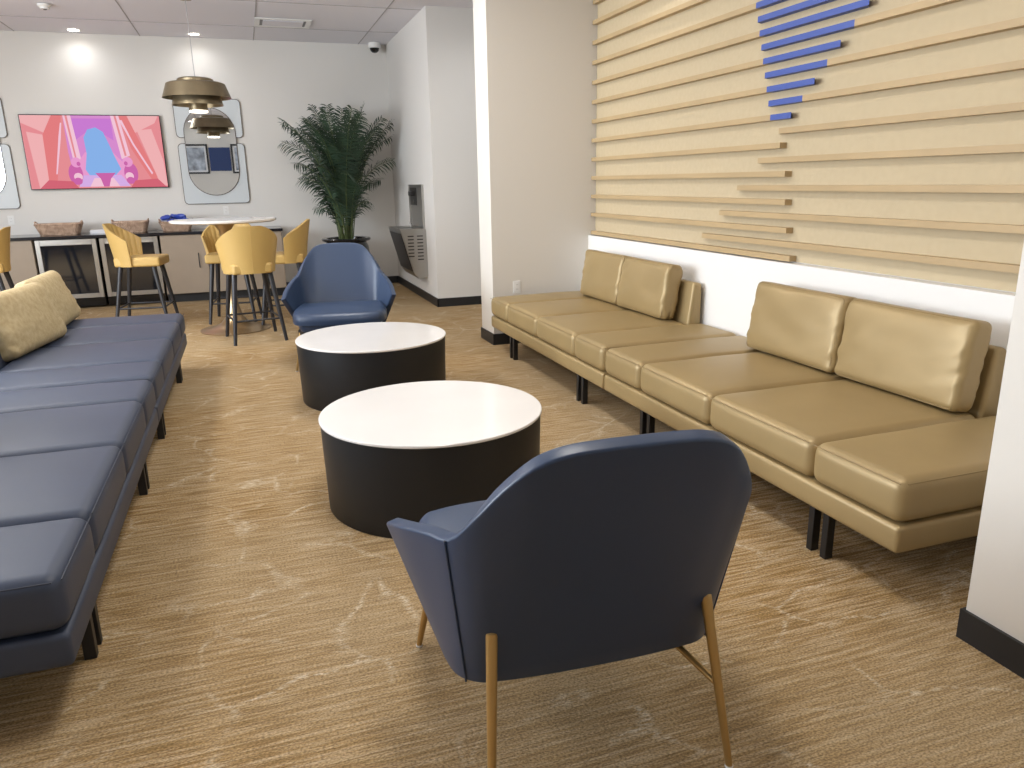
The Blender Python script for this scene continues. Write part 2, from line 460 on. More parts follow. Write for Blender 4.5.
def pillow_bm(w, h, t, wr=.006, seed=0, edge_wr=True, r=.05, round_=0.0, box_=.80):
    """local: width along y, height along z (0 at base), front at -x"""
    def fn(p, u):
        q = (max(0, 1-abs(u.y)**2.6))*(max(0, 1-abs(u.z)**2.6))
        p.x *= box_+(1.06-box_)*q**.45
        # pull the sides in a touch between corners
        p.y *= 1-.012*(1-u.z**2)-round_*(abs(u.z)**3)
        p.z *= 1-.02*(1-u.y**2)-round_*(abs(u.y)**3)
        e = max(abs(u.y), abs(u.z))
        f = noise.noise(Vector((p.y*4+seed, p.z*9, p.x*3+seed)))*wr
        if edge_wr and abs(u.y) > .5:
            f += noise.noise(Vector((p.y*7+seed*3, p.z*26+p.y*14, 1.7)))*wr*1.7*((abs(u.y)-.5)*2)
        p.x += f*(1 if p.x > 0 else -1)
        return p
    bm = B(); rbox(bm, t, w, h, r, (0, 0, h/2), 4, 16, fn); return bm
def piping(w, h, t):
    bm = B()
    for s in (-1, 1):
        pts = [(s*t*.338, p[0], p[1]+h/2) for p in rrect(w*.945, h*.945, .024, 4)]
        tube(bm, pts, 0.0030, 6, closed=True)
    return bm
def gold_pillow(y, label, seed):
    t = thing('back_cushion', label, 'cushion', (2.838, y, .490), 0, 'loose gold back cushions'); t.rotation_euler = (0, math.radians(9), 0)
    obj('cushion_body', pillow_bm(.742, .408, .155, .009, seed, True, .036, .01, .70), M['gold'], t)
    obj('piping', piping(.742, .408, .155), M['gold_seam'], t)
gold_pillow(2.665, 'boxy gold leather back cushion nearest the camera, rightmost on the near gold sofa', 1)
gold_pillow(3.41, 'boxy gold leather back cushion on the left half of the near gold sofa', 5)
gold_pillow(5.135, 'boxy gold leather back cushion on the right half of the far gold sofa', 9)
gold_pillow(5.865, 'boxy gold leather back cushion closest to the white column on the far gold sofa', 14)
def yel_pillow(y, label, seed, rz):
    t = thing('throw_pillow', label, 'pillow', (-1.385 if seed < 30 else -1.40, y, .487), 0, 'mustard fabric pillows on the blue sofa'); t.rotation_euler = (0, math.radians(-20), rz)
    obj('pillow_body', pillow_bm(.82, .415, .19, .008, seed, True, .05, .02, .5), M['pillowfab'], t)
yel_pillow(5.63, 'mustard woven fabric pillow on the blue sofa, the nearer one at the left picture edge', 21, -.17)
yel_pillow(6.49, 'mustard fabric pillow on the blue sofa, the farther one half hidden behind the other', 33, -.02)

# ------------------------------------------------------------------ coffee tables
def coffee(x, y, label):
    t = thing('coffee_table', label, 'coffee table', (x, y, 0), 0, 'round drum coffee tables')
    bm = B(); lathe(bm, [(0, .0), (.512, .0), (.516, .004), (.528, .422), (.528, .426), (0, .426)], 96); obj('drum_base', bm, M['drum'], t)
    bm = B(); lathe(bm, [(0, .426), (.530, .426), (.534, .429), (.534, .437), (.531, .440), (0, .440)], 96); obj('tabletop', bm, M['quartz'], t, label='glossy white round top')
coffee(.755, 3.43, 'low white topped black drum coffee table, the one nearer the camera')
coffee(.770, 5.38, 'low white topped black drum coffee table in front of the facing blue chair')

# ------------------------------------------------------------------ lounge chairs
def make_lounge():
    t = thing('lounge_chair', '', 'armchair', (0, 0, 0))
    bot = [(0, (-.370, -.10, .270)), (.14, (-.357, -.18, .272)), (.19, (-.333, -.225, .278)), (.25, (-.28, -.252, .279)), (.5, (0, -.262, .276))]
    top = [(0, (-.482, .145, .570)), (.07, (-.464, -.02, .632)), (.15, (-.418, -.21, .695)), (.19, (-.384, -.315, .722)), (.235, (-.340, -.392, .800)), (.285, (-.283, -.448, .885)), (.33, (-.228, -.485, .938)), (.375, (-.165, -.502, .962)), (.44, (-.08, -.510, .970)), (.5, (0, -.512, .971))]
    def sym(keys):
        r = [(1-t_, (-p[0], p[1], p[2])) for t_, p in reversed(keys[:-1])]; return keys+r
    bot, top = sym(bot), sym(top)
    S = 64; T = 12; bm = B(); G = []
    for i in range(S+1):
        s = i/S; a = catmull(bot, s); c = catmull(top, s); row = []
        k = min(s, 1-s)
        for j in range(T+1):
            u = j/T; p = a.lerp(c, u)
            w = math.sin(PI*u)
            if k > .2: p.y -= .004*w*min(1, (k-.2)/.1)
            else: p.x -= math.copysign(.0, s-.5)
            row.append(bm.verts.new(p))
        G.append(row)
    for i in range(S):
        for j in range(T): bm.faces.new((G[i][j], G[i+1][j], G[i+1][j+1], G[i][j+1]))
    o = obj('shell', bm, M['chairblue'], t)
    # give it thickness towards the seat
    sm = o.modifiers.new('thick', 'SOLIDIFY'); sm.thickness = .042; sm.offset = -1; sm.use_even_offset = False
    # make sure the faces point outwards (away from the seat)
    me = o.data; c = me.polygons[len(me.polygons)//2]
    if c.normal.y > 0: me.flip_normals()
    bv = o.modifiers.new('round', 'BEVEL'); bv.width = .014; bv.segments = 4; bv.limit_method = 'ANGLE'; bv.angle_limit = math.radians(50)
    # welt seams at the back corners
    for s in (-1, 1):
        b2 = B(); pts = []
        for j in range(T+1):
            k = .185; a = catmull(bot, k); cc = catmull(top, k); p = a.lerp(cc, j/T); pts.append((p.x*(-s)*-1 if False else abs(p.x)*s+s*.0015, p.y-.001, p.z))
        tube(b2, pts, .0028, 6); obj('seam', b2, M['chairblue'], o)
    # seat cushion
    def sf(p, u):
        k = max(0, 1-u.x**2)*max(0, 1-u.y**2)
        if u.z > 0: p.z += .018*k
        if u.y > 0: p.x *= 1-.10*u.y**3; p.z -= .012*u.y**2*(1 if u.z > 0 else 0)
        if u.y < 0: p.x *= 1-.10*u.y**2
        if u.y > .4: p.y -= .05*(u.x**4)
        if u.z < 0: p.y -= .02*max(0, u.y); p.x *= .90
        return p
    bm = B(); rbox(bm, .785, .68, .165, .055, (0, .115, .402), 6, 12, sf); obj('seat', bm, M['chairblue'], t)
    bm = B(); prism(bm, [(-.30, -.22), (.30, -.22), (.345, .30), (.30, .37), (-.30, .37), (-.345, .30)], 'z', .30, .335); obj('seat_pan', bm, M['blackmetal'], t, False)
    for s in (-1, 1):
        bm = B(); P0 = Vector((s*.286, -.300, .455)); P1 = Vector((s*.322, -.400, .004))
        pts = [P0.lerp(P1, i/8) for i in range(9)]; tube(bm, [P0+Vector((0, .004, .009))]+pts, [.006]+[.0150-.0052*(i/8) for i in range(9)], 14)
        lg = obj('leg', bm, M['brass'], t)
        bm = B(); Q1 = Vector((s*.378, .374, .004)); Q0 = Vector((s*.325, .30, .325)); tube(bm, [Q0, Q1], [.0145, .0095], 14)
        fl_ = obj('leg', bm, M['brass'], t)
        bm = B(); tube(bm, [P0.lerp(P1, .52), Vector((s*.17, .10, .315))], .0095, 12); obj('stretcher', bm, M['brass'], t)
        for q, lgo in ((P1, lg), (Q1, fl_)):
            bm = B(); lathe(bm, [(0, 0), (.011, 0), (.011, .006), (0, .006)], 16, (q.x, q.y, 0)); obj('glide', bm, M['plastic'], lgo, label='clear plastic foot glide')
    return t
lc = make_lounge(); lc['group'] = 'blue lounge chairs'
lc['label'] = 'blue leather lounge chair with brass legs seen from behind, in the foreground'
lc.location = (.757, 1.80, 0); lc.rotation_euler = (0, 0, -.06)
dup(lc, (.70, 6.64, 0), 2.99, 'blue leather lounge chair facing the camera beyond the farther coffee table')

# ------------------------------------------------------------------ bar stools
def make_stool():
    t = thing('bar_stool', '', 'bar stool')
    def sf(p, u):
        if u.z > 0: p.z += .012*max(0, 1-u.x**2)*max(0, 1-u.y**2)
        if u.y < 0: p.x *= 1-.22*u.y**2
        return p
    bm = B(); rbox(bm, .455, .48, .10, .024, (0, .02, .722), 4, 8, sf); obj('seat', bm, M['yellow'], t)
    # shell back: wraps round the rear half, ribbed inside
    S = 96; T = 10; bm = B(); go, gi = [], []
    A = math.radians(84)
    for i in range(S+1):
        a = -A+2*A*i/S; ca = abs(a)/A
        ht = .400*(1-.45*max(0, (ca-.22)/.78)**1.2)
        ro, ri = [], []
        for j in range(T+1):
            u = j/T; z = .676+ (ht+.055)*u
            R = .243+.062*u**1.3*(ht/.4+.15)
            sx = 1.02; dx = math.sin(a)*sx; dy = -math.cos(a)
            rib = .008*abs(math.sin((a/A)*PI*7.0))*min(1, u*3)
            th = .042*(1-.45*u)
            off = .0
            ro.append(bm.verts.new((dx*R, dy*R+off, z)))
            ri.append(bm.verts.new((dx*(R-th-rib+.008), dy*(R-th-rib+.008)+off, z)))
        go.append(ro); gi.append(ri)
    for i in range(S):
        for j in range(T):
            bm.faces.new((go[i][j], go[i+1][j], go[i+1][j+1], go[i][j+1])); bm.faces.new((gi[i][j], gi[i][j+1], gi[i+1][j+1], gi[i+1][j]))
        bm.faces.new((go[i][T], go[i+1][T], gi[i+1][T], gi[i][T])); bm.faces.new((go[i][0], gi[i][0], gi[i+1][0], go[i+1][0]))
    for i in (0, S):
        for j in range(T): bm.faces.new((go[i][j], go[i][j+1], gi[i][j+1], gi[i][j]))
    bmesh.ops.recalc_face_normals(bm, faces=bm.faces)
    o = obj('backrest', bm, M['yellow'], t)
    b2 = B(); tube(b2, [(0, -(.243+.062*(j/T)**1.3*1.15)-.0006, .676+.455*j/T) for j in range(T+1)], .0022, 6); obj('seam', b2, M['yellow'], o)
    top = {}
    for sx in (-1, 1):
        for sy in (-1, 1):
            P0 = Vector((sx*.165, sy*.165+.01, .69)); P1 = Vector((sx*.245, sy*.275, 0))
            bm = B(); tube(bm, [P0, P1], [.027, .017], 12); obj('leg', bm, M['blackwood'], t); top[(sx, sy)] = (P0, P1)
    def at_(k, z): P0, P1 = top[k]; return P0.lerp(P1, (P0.z-z)/(P0.z-P1.z))
    ring = [((-1, -1), (1, -1)), ((-1, 1), (1, 1)), ((-1, -1), (-1, 1)), ((1, -1), (1, 1))]
    for a, b_ in ring:
        bm = B(); tube(bm, [at_(a, .225), at_(b_, .225)], .010, 10); obj('footrest', bm, M['blackwood'], t)
    return t
st = make_stool(); st['group'] = 'mustard bar stools'
st['label'] = 'mustard bar stool with its rounded back to the camera, nearest at the bar table'
st.location = (-.025, 7.95, 0); st.rotation_euler = (0, 0, math.radians(9))
dup(st, (-.22, 9.24, 0), math.radians(172), 'mustard bar stool on the far side of the bar table, ribbed back partly hidden')
dup(st, (.35, 8.80, 0), math.radians(84), 'mustard bar stool facing left at the bar table, above the blue chair in view')
dup(st, (-1.16, 9.28, 0), math.radians(-98), 'mustard bar stool in front of the two fridges, facing the bar table')
dup(st, (-2.66, 9.30, 0), math.radians(92), 'mustard bar stool cut off by the left edge of the picture')

# ------------------------------------------------------------------ bar table
bt = thing('bar_table', 'tall round white topped bar table on a bronze trumpet base', 'bar table', (-.225, 8.60, 0))
bm = B(); lathe(bm, [(0, 0), (.36, 0), (.365, .006), (.34, .014), (.24, .03), (.15, .07), (.09, .14), (.055, .26), (.042, .45), (.042, .80), (.06, 1.05), (.12, 1.135), (0, 1.135)], 64); obj('pedestal', bm, M['bronze'], bt)
bm = B(); lathe(bm, [(0, 1.135), (.50, 1.135), (.527, 1.146), (.53, 1.164), (.525, 1.168), (0, 1.168)], 96); obj('tabletop', bm, M['quartz'], bt)

# ------------------------------------------------------------------ cabinets, fridges, worktop
CY = 10.97
def cabinet(x0, x1, label, doors):
    t = thing('base_cabinet', label, 'cabinet', ((x0+x1)/2, CY, 0)); t.scale.z = 1.035; cx = (x0+x1)/2; w = (x1-x0)/2
    bm = B(); box(bm, -w+.001, w-.001, .022, YB-.02-CY, .11, .862); obj('carcass', bm, M['cab'], t, False)
    bm = B(); box(bm, -w+.001, w-.001, .07, .09, 0, .11); obj('toe_kick', bm, M['rubber'], t, False)
    for a, b_, hx in doors:
        bm = B(); box(bm, a-cx+.004, b_-cx-.004, 0, .02, .115, .858, 0, .0015, 1); d = obj('door', bm, M['cab'], t, False)
        if hx is not None:
            hx -= cx; bm = B()
            tube(bm, [(hx, -.002, .44), (hx, -.028, .45), (hx, -.030, .5), (hx, -.030, .56), (hx, -.028, .61), (hx, -.002, .62)], .006, 8); obj('handle', bm, M['blackmetal'], d)
cabinet(-3.9, -2.56, 'taupe base cabinet left of the fridges, partly behind a pillow', [(-3.9, -3.23, None), (-3.23, -2.56, -3.16)])
cabinet(-1.10, -.535, 'taupe base cabinet just right of the fridges with a black bar handle', [(-1.10, -.535, -.65)])
cabinet(-.535, .44, 'taupe double base cabinet behind the bar table, right end of the worktop', [(-.535, -.05, None), (-.05, .44, None)])
def fridge(x0, x1, label):
    t = thing('undercounter_fridge', label, 'fridge', ((x0+x1)/2, CY, 0), 0, 'stainless framed glass fridges'); t.scale.z = 1.035; w = (x1-x0)/2
    bm = B(); box(bm, -w+.004, w-.004, .05, .62, .02, .862); obj('housing', bm, M['black'], t, False)
    bm = B()
    for (a, b_, c, d) in ((-w+.01, -w+.065, .13, .855), (w-.065, w-.01, .13, .855), (-w+.065, w-.065, .13, .185), (-w+.065, w-.065, .785, .855)):
        box(bm, a, b_, 0, .05, c, d, 0, .003, 1)
    d = obj('door', bm, M['steel'], t, False)
    bm = B(); box(bm, -w+.063, w-.063, .012, .04, .183, .787); obj('glass', bm, M['darkglass'], d, False)
    bm = B(); tube(bm, [(-w+.09, .006, .80), (w-.09, .006, .80)], .008, 8); obj('handle', bm, M['steel'], d)
    bm = B(); box(bm, -w+.01, w-.01, .03, .05, .02, .12)
    for i in range(5): box(bm, -w+.03, w-.03, .022, .032, .032+i*.017, .040+i*.017)
    obj('grille', bm, M['black'], t, False)
fridge(-2.545, -1.835, 'stainless framed glass door fridge under the worktop, the left of the two')
fridge(-1.82, -1.115, 'stainless framed glass door fridge under the worktop, the right one behind a mustard stool')
bm = B(); box(bm, -3.92, .455, CY-.025, YB-.001, .8935, .9295, 0, .003, 1)
tag(obj('worktop', bm, M['granite'], None, False), 'long thin black polished worktop running along the back wall', 'worktop')

def basket(x, y, w, d, h, label):
    t = thing('wicker_basket', label, 'basket', (x, y, .930), 0, 'wicker baskets on the worktop')
    bm = B(); lv = 9; rings = []
    for k in range(lv+1):
        u = k/lv; s = .80+.20*u
        rings.append([(p[0], p[1], h*u) for p in rrect(w*s, d*s, .05*s, 5)])
    n = len(rings[0]); V = [[bm.verts.new(p) for p in r] for r in rings]
    Vi = [[bm.verts.new((p[0]*.94, p[1]*.92, max(.008, p[2]))) for p in r] for r in rings]
    for k in range(lv):
        for i in range(n):
            i2 = (i+1) % n; bm.faces.new((V[k][i], V[k][i2], V[k+1][i2], V[k+1][i])); bm.faces.new((Vi[k][i], Vi[k+1][i], Vi[k+1][i2], Vi[k][i2]))
    bm.faces.new(V[0][::-1]); bm.faces.new(Vi[0])
    # woven strands bulging in and out
    for k in range(8):
        z = h*(k+.5)/8; s = .80+.20*(z/h); ps = rrect(w*s, d*s, .05*s, 5)
        L = []
        m = len(ps)
        for i in range(m):
            a = Vector(ps[i]); b_ = Vector(ps[(i+1) % m]); st_ = max(1, int((b_-a).length/.022))
            for q in range(st_): L.append(a.lerp(b_, q/st_))
        pts = []
        for i, p in enumerate(L):
            o_ = .004 if (i+k) % 2 else -.001
            pts.append((p.x*(1+o_/(w/2)), p.y*(1+o_/(d/2)*1.0), z))
        tube(bm, pts, h/8*.48, 5, closed=True)
    obj('body', bm, M['wicker'], t)
    bm = B(); tube(bm, [(p[0], p[1], h) for p in rrect(w*1.01, d*1.01, .05, 5)], .010, 8, closed=True); obj('rim', bm, M['wicker'], t)
    for s in (-1, 1):
        bm = B(); tube(bm, [(s*w*.49, -.06, h), (s*w*.52, -.045, h+.028), (s*w*.53, 0, h+.034), (s*w*.52, .045, h+.028), (s*w*.49, .06, h)], .008, 8); obj('handle', bm, M['wicker'], t)
    return t
basket(-2.30, 11.33, .51, .30, .135, 'wide brown wicker basket on the worktop, leftmost, above the left fridge')
basket(-1.46, 11.33, .42, .30, .135, 'brown wicker basket on the worktop between the other two, behind the stool back')
basket(-.90, 11.33, .40, .30, .12, 'brown wicker basket heaped with blue snack packets, behind the bar table edge')
def packet(x, y, z, rot, m, label):
    bm = B()
    def fn(p, u):
        p.z *= .25+.75*max(0, 1-abs(u.x)**3); p.z += .006*math.sin(9*u.y+u.x*3); return p
    rbox(bm, .13, .10, .045, .02, (0, 0, 0), 2, 6, fn)
    o = obj('snack_packet', bm, m); o.location = (x, y, z); o.rotation_euler = rot
    tag(o, label, 'snack packet', 'packets in the right basket')
rr = random.Random(3)
for i in range(14):
    m = (M['packblue'], M['packblue'], M['packwhite'])[i % 3]
    lay = i//5
    packet(-1.03+.065*(i % 5)+rr.uniform(-.015, .015), 11.33+rr.uniform(-.06, .06), 1.006+.046*lay+rr.uniform(-.005, .012), (rr.uniform(-.7, .7), rr.uniform(-.5, .5), rr.uniform(0, 3)), m,
           'blue snack packet heaped in the basket behind the bar table' if i % 3 != 2 else 'silvery snack packet among the blue ones in the basket')
for k in range(1):
    bm = B(); rs = random.Random(8)
    for q in range(12): 
        a = rs.uniform(-.06, .06); c_, s_ = math.cos(a), math.sin(a)
        pts = [(x*c_-y*s_, x*s_+y*c_) for x, y in ((-.11, -.08), (.11, -.08), (.11, .08), (-.11, .08))]
        prism(bm, pts, 'z', q*.0036, q*.0036+.003)
    # top leaflet lifting up
    o = obj('paper_stack', bm, M['paper'], None, False); o.location = (-1.84, 11.36, .930)
    tag(o, 'small stack of white paper napkins on the worktop between the two left baskets', 'paper stack')

# ------------------------------------------------------------------ television
tv = thing('television', 'wide wall mounted television showing a pink animated hall with a pale blue glow', 'television', (-1.785, YB, 1.965))
W_, H_ = 1.655, .935
bm = B(); box(bm, -W_/2, W_/2, -.055, -.02, -H_/2, H_/2, 0, .003, 1); obj('bezel', bm, M['black'], tv, False)
bm = B(); box(bm, -.3, .3, -.02, -.001, -.2, .2); obj('wall_bracket', bm, M['blackmetal'], tv, False)
def em(name, c, s=1.0):
    m = bpy.data.materials.new(name); m.use_nodes = True; nt = m.node_tree; nt.nodes.clear()
    e = nt.nodes.new('ShaderNodeEmission'); e.inputs[0].default_value = lin(c); e.inputs[1].default_value = s
    o = nt.nodes.new('ShaderNodeOutputMaterial'); nt.links.new(e.outputs[0], o.inputs[0]); return m
pal = {'rose': (232, 144, 150), 'pale': (243, 180, 182), 'salmon': (230, 128, 130), 'arch': (218, 142, 208), 'violet': (204, 126, 212), 'glow': (236, 158, 208), 'blue': (138, 180, 236), 'mag': (206, 104, 172), 'white': (246, 200, 218), 'lilac': (216, 176, 232), 'deep': (214, 104, 120)}
pk = list(pal); tvm = [em('screen_'+k, pal[k], 1.18) for k in pk]
bm = B(); lay = [0]
def poly(pts, c):
    """picture coordinates 0..1, y down"""
    y = -.0562-.00012*lay[0]; lay[0] += 1
    w, h = W_-.02, H_-.02
    vs = [bm.verts.new((-w/2+w*p[0], y, h/2-h*p[1])) for p in pts]
    f = bm.faces.new(vs); f.material_index = pk.index(c)
poly([(0, 0), (1, 0), (1, 1), (0, 1)], 'rose')
poly([(0, 0), (.24, 0), (.17, .25), (.0, .1)], 'pale'); poly([(.03, .22), (.14, .26), (.13, 1), (.06, 1)], 'pale')
poly([(.14, .26), (.22, .0), (.29, .0), (.18, 1), (.13, 1)], 'salmon'); poly([(.76, .0), (.99, 0), (.96, .1), (.80, .24)], 'pale')
poly([(.30, 0), (.68, 0), (.70, .5), (.66, .95), (.32, .95), (.30, .5)], 'arch')
poly([(.36, .04), (.64, .04), (.64, .34), (.50, .16), (.36, .34)], 'violet')
poly([(.30, 0), (.355, 0), (.385, .62), (.33, .66)], 'white'); poly([(.64, 0), (.70, 0), (.745, .55), (.68, .6)], 'white')
poly([(.315, 0), (.33, 0), (.355, .62), (.343, .62)], 'rose'); poly([(.665, 0), (.68, 0), (.72, .55), (.705, .56)], 'rose')
poly([(.70, .0), (.76, 0), (.93, .85), (.90, .95), (.76, .45)], 'salmon'); poly([(.82, .2), (.93, .18), (.99, .62), (1, .98), (.95, .98)], 'pale')
poly([(.25, .28), (.275, .1), (.285, .1), (.265, .3), (.20, .8), (.19, .8)], 'white'); poly([(.70, .06), (.72, .06), (.785, .38), (.90, .8), (.89, .82), (.775, .4)], 'white')
poly([(.36, .98), (.33, .70), (.42, .50), (.62, .50), (.72, .72), (.68, .98)], 'glow')
# soft blue glow in the middle
poly([(.405, .74), (.43, .52), (.425, .30), (.46, .19), (.52, .16), (.57, .22), (.60, .38), (.63, .56), (.665, .74), (.60, .86), (.44, .86)], 'blue')
poly([(.34, .98), (.38, .82), (.66, .82), (.72, .98)], 'lilac'); poly([(.42, .98), (.46, .86), (.60, .86), (.64, .98)], 'white')
poly([(.47, .79), (.62, .79), (.58, .87), (.56, .98), (.52, .98), (.505, .87)], 'mag')
def blob(cx, cy, rx, ry, c, n=18): poly([(cx+rx*math.cos(2*PI*i/n), cy+ry*math.sin(2*PI*i/n)) for i in range(n)], c)
for s, cx in ((1, .33), (-1, .735)):
    blob(cx, .80, .052, .15, 'mag'); blob(cx+.015*s, .64, .038, .07, 'glow'); blob(cx+.03*s, .66, .014, .03, 'mag'); blob(cx+.015*s, .84, .032, .055, 'white'); blob(cx+.01*s, .90, .03, .05, 'mag')
poly([(.06, 1), (.13, .88), (.30, .90), (.34, 1)], 'deep'); poly([(.72, 1), (.76, .9), (.93, .88), (.99, 1)], 'deep')
obj('screen', bm, tvm, tv, False)

# ------------------------------------------------------------------ wall mirrors
def cut_panel(bm, w, z0, z1, r, hole, y0, y1):
    """panel (x,z outline) minus a stadium bite; hole = (cz of circle, radius, open_dir)"""
    pass
def make_mirror(x, label):
    t = thing('wall_mirror', label, 'mirror', (x, YB, 0), 0, 'pill shaped mirrors on two rounded panels')
    w = .865; ow, oz0, oz1 = .335, 1.375, 2.545
    # two backing panels with rounded corners
    for nm, z0, z1 in (('upper_panel', 2.145, 2.655), ('lower_panel', 1.262, 2.075)):
        bm = B(); prism(bm, rrect(w, z1-z0, .055, 6, 0, (z0+z1)/2), 'y', -.022, -.001); p = obj(nm, bm, M['mirrorframe'], t, False)
        bm = B(); prism(bm, rrect(w-.016, z1-z0-.016, .05, 6, 0, (z0+z1)/2), 'y', -.0255, -.0222); obj('silver_face', bm, M['mirrorpale'], p, False)
    def stad(hw, a, b_, n=20):
        pts = []
        for i in range(n+1): an = PI*i/n; pts.append((hw*math.cos(an), b_-hw+hw*math.sin(an)))
        for i in range(n+1): an = PI+PI*i/n; pts.append((hw*math.cos(an), a+hw+hw*math.sin(an)))
        return pts
    bm = B(); prism(bm, stad(ow, oz0, oz1), 'y', -.036, -.0257); fr = obj('oval_frame', bm, M['mirrorframe'], t, False)
    bm = B(); prism(bm, stad(ow-.008, oz0+.008, oz1-.008), 'y', -.0385, -.0362); obj('mirror_glass', bm, M['mirror'], fr, False)
make_mirror(-.352, 'pill shaped mirror on pale rounded panels, right of the television behind the pendant')
make_mirror(-3.205, 'pill shaped mirror on two pale rounded panels, cut off by the left picture edge')

# ------------------------------------------------------------------ outlets
def outlet(loc, rz, label, switch=False):
    t = thing('wall_outlet', label, 'outlet', loc, rz, 'white wall outlets')
    bm = B(); box(bm, -.037, .037, -.006, -.0005, -.059, .059, 0, .003, 2); p = obj('cover_plate', bm, M['plastic'], t, False)
    bm = B()
    for s in (-1, 1): prism(bm, rrect(.034, .030, .008, 3, 0, s*.021), 'y', -.0085, -.006)
    s_ = obj('socket', bm, M['plastic'], t, False)
    bm = B()
    for s in (-1, 1):
        for q in (-1, 1): box(bm, q*.007-.0012, q*.007+.0012, -.0092, -.0086, s*.021-.002, s*.021+.007)
    obj('slots', bm, M['black'], s_, False)
outlet((-.26, YB, 1.165), 0, 'white wall outlet below the mirror to the right of the television')
outlet((-2.915, YB, 1.12), 0, 'white wall outlet above the worktop left of the baskets')
outlet((2.335, 6.66, .535), 0, 'white wall outlet low on the column wall just above the far gold sofa')

# ------------------------------------------------------------------ pendant
px, py = -.368, 9.30
pd = thing('pendant_lamp', 'tiered brushed brass pendant lamp hanging above the bar table', 'pendant lamp', (px, py, ZC))
def zz(z): return z-ZC
bm = B(); tube(bm, [(0, 0, zz(2.615)), (0, 0, -.02)], .004, 8); obj('cord', bm, M['grid'], pd)
bm = B(); lathe(bm, [(0, -.001), (.06, -.001), (.06, -.025), (0, -.025)], 32); obj('ceiling_canopy', bm, M['pendantbrass'], pd)
def tier(nm, prof, th=.004):
    bm = B(); inn = [(max(0.0005, r-th), z) for r, z in reversed(prof)]
    lathe(bm, [(r, zz(z)) for r, z in prof+inn], 72, close=True); return obj(nm, bm, M['pendantbrass'], pd)
tier('cap', [(.012, 2.625), (.165, 2.625), (.185, 2.612), (.185, 2.545)])
tier('upper_shade', [(.185, 2.575), (.270, 2.580), (.300, 2.568), (.352, 2.425)])
tier('middle_shade', [(.14, 2.475), (.222, 2.470), (.235, 2.460), (.262, 2.350)])
tier('lower_shade', [(.075, 2.41), (.092, 2.40), (.098, 2.296)])
bm = B(); lathe(bm, [(.0, zz(2.56)), (.14, zz(2.56)), (.14, zz(2.46)), (.07, zz(2.42)), (.07, zz(2.40)), (0, zz(2.40))], 40); obj('inner_core', bm, M['pendantinner'], pd)
bm = B(); lathe(bm, [(0, zz(2.300)), (.092, zz(2.300)), (.092, zz(2.280)), (0, zz(2.276))], 32); obj('lamp_diffuser', bm, M['pbulb'], pd, label='glowing white lamp disc')

# ------------------------------------------------------------------ ceiling fixtures
def downlight(x, y, label, watts=60, c=(.97, .98, 1)):
    t = thing('recessed_downlight', label, 'ceiling light', (x, y, ZC), 0, 'round recessed downlights')
    bm = B(); lathe(bm, [(.062, -.0045), (.088, -.008), (.092, -.0045), (.062, -.0045)], 32); obj('trim_ring', bm, M['plastic'], t)
    bm = B(); lathe(bm, [(0, -.0065), (.064, -.0065), (.064, -.0045), (0, -.0045)], 32); obj('lens', bm, M['bulb'], t)
    ld = bpy.data.lights.new('downlight_beam', 'SPOT'); ld.energy = watts; ld.spot_size = math.radians(164); ld.spot_blend = 1; ld.shadow_soft_size = .06; ld.color = c
    lo = bpy.data.objects.new('downlight_beam', ld); col.objects.link(lo); lo.location = (x, y, ZC-.02)
    return lo
downlight(-1.80, 11.44, 'lit recessed downlight above the television', 14)
downlight(-.40, 11.40, 'lit recessed downlight above the mirror beside the pendant cord', 14)
downlight(2.75, 8.1, 'lit recessed downlight in the corridor ceiling behind the column', 40)
vt = thing('ceiling_vent', 'rectangular slotted air vent in the ceiling above the back wall', 'ceiling vent', (.665, 10.38, ZC))
bm = B()
for a in ((-.33, .33, -.25, -.19), (-.33, .33, .19, .25), (-.33, -.27, -.19, .19), (.27, .33, -.19, .19)): box(bm, *a, -.016, -.0045)
obj('frame', bm, M['plastic'], vt, False)
bm = B(); box(bm, -.235, .235, -.15, .15, -.019, -.009); obj('centre_plate', bm, M['ceil'], vt, False)
bm = B(); box(bm, -.27, .27, -.19, .19, -.0085, -.0045); obj('backing', bm, M['darksteel'], vt, False)
sd = thing('smoke_detector', 'small white smoke detector on the ceiling at the top left', 'smoke detector', (-1.81, 9.98, ZC))
bm = B(); lathe(bm, [(0, -.0045), (.07, -.0045), (.07, -.02), (.05, -.035), (.047, -.050), (0, -.055)], 32); obj('housing', bm, M['plastic'], sd)
bm = B(); lathe(bm, [(0, -.0551), (.018, -.0551), (.016, -.059), (0, -.060)], 20); obj('sensor', bm, M['darksteel'], sd)
dc = thing('dome_camera', 'small white security dome camera with dark lens in the ceiling corner', 'security camera', (1.96, 11.50, ZC))
bm = B(); lathe(bm, [(0, -.0045), (.085, -.0045), (.088, -.05), (.078, -.075), (0, -.078)], 40); obj('housing', bm, M['plastic'], dc)
bm = B(); lathe(bm, [(.066, -.077), (.058, -.110), (.035, -.132), (0, -.14)], 32); obj('lens_dome', bm, M['black'], dc)

# ------------------------------------------------------------------ drinking fountain
df = thing('drinking_fountain', 'stainless steel wall mounted drinking fountain with bottle filler', 'drinking fountain', (XF, 10.02, 0))
def pf(nm, bm, m, par=df, label=None): return obj(nm, bm, m, par, False, label)
fy0, fy1 = -.44, .42
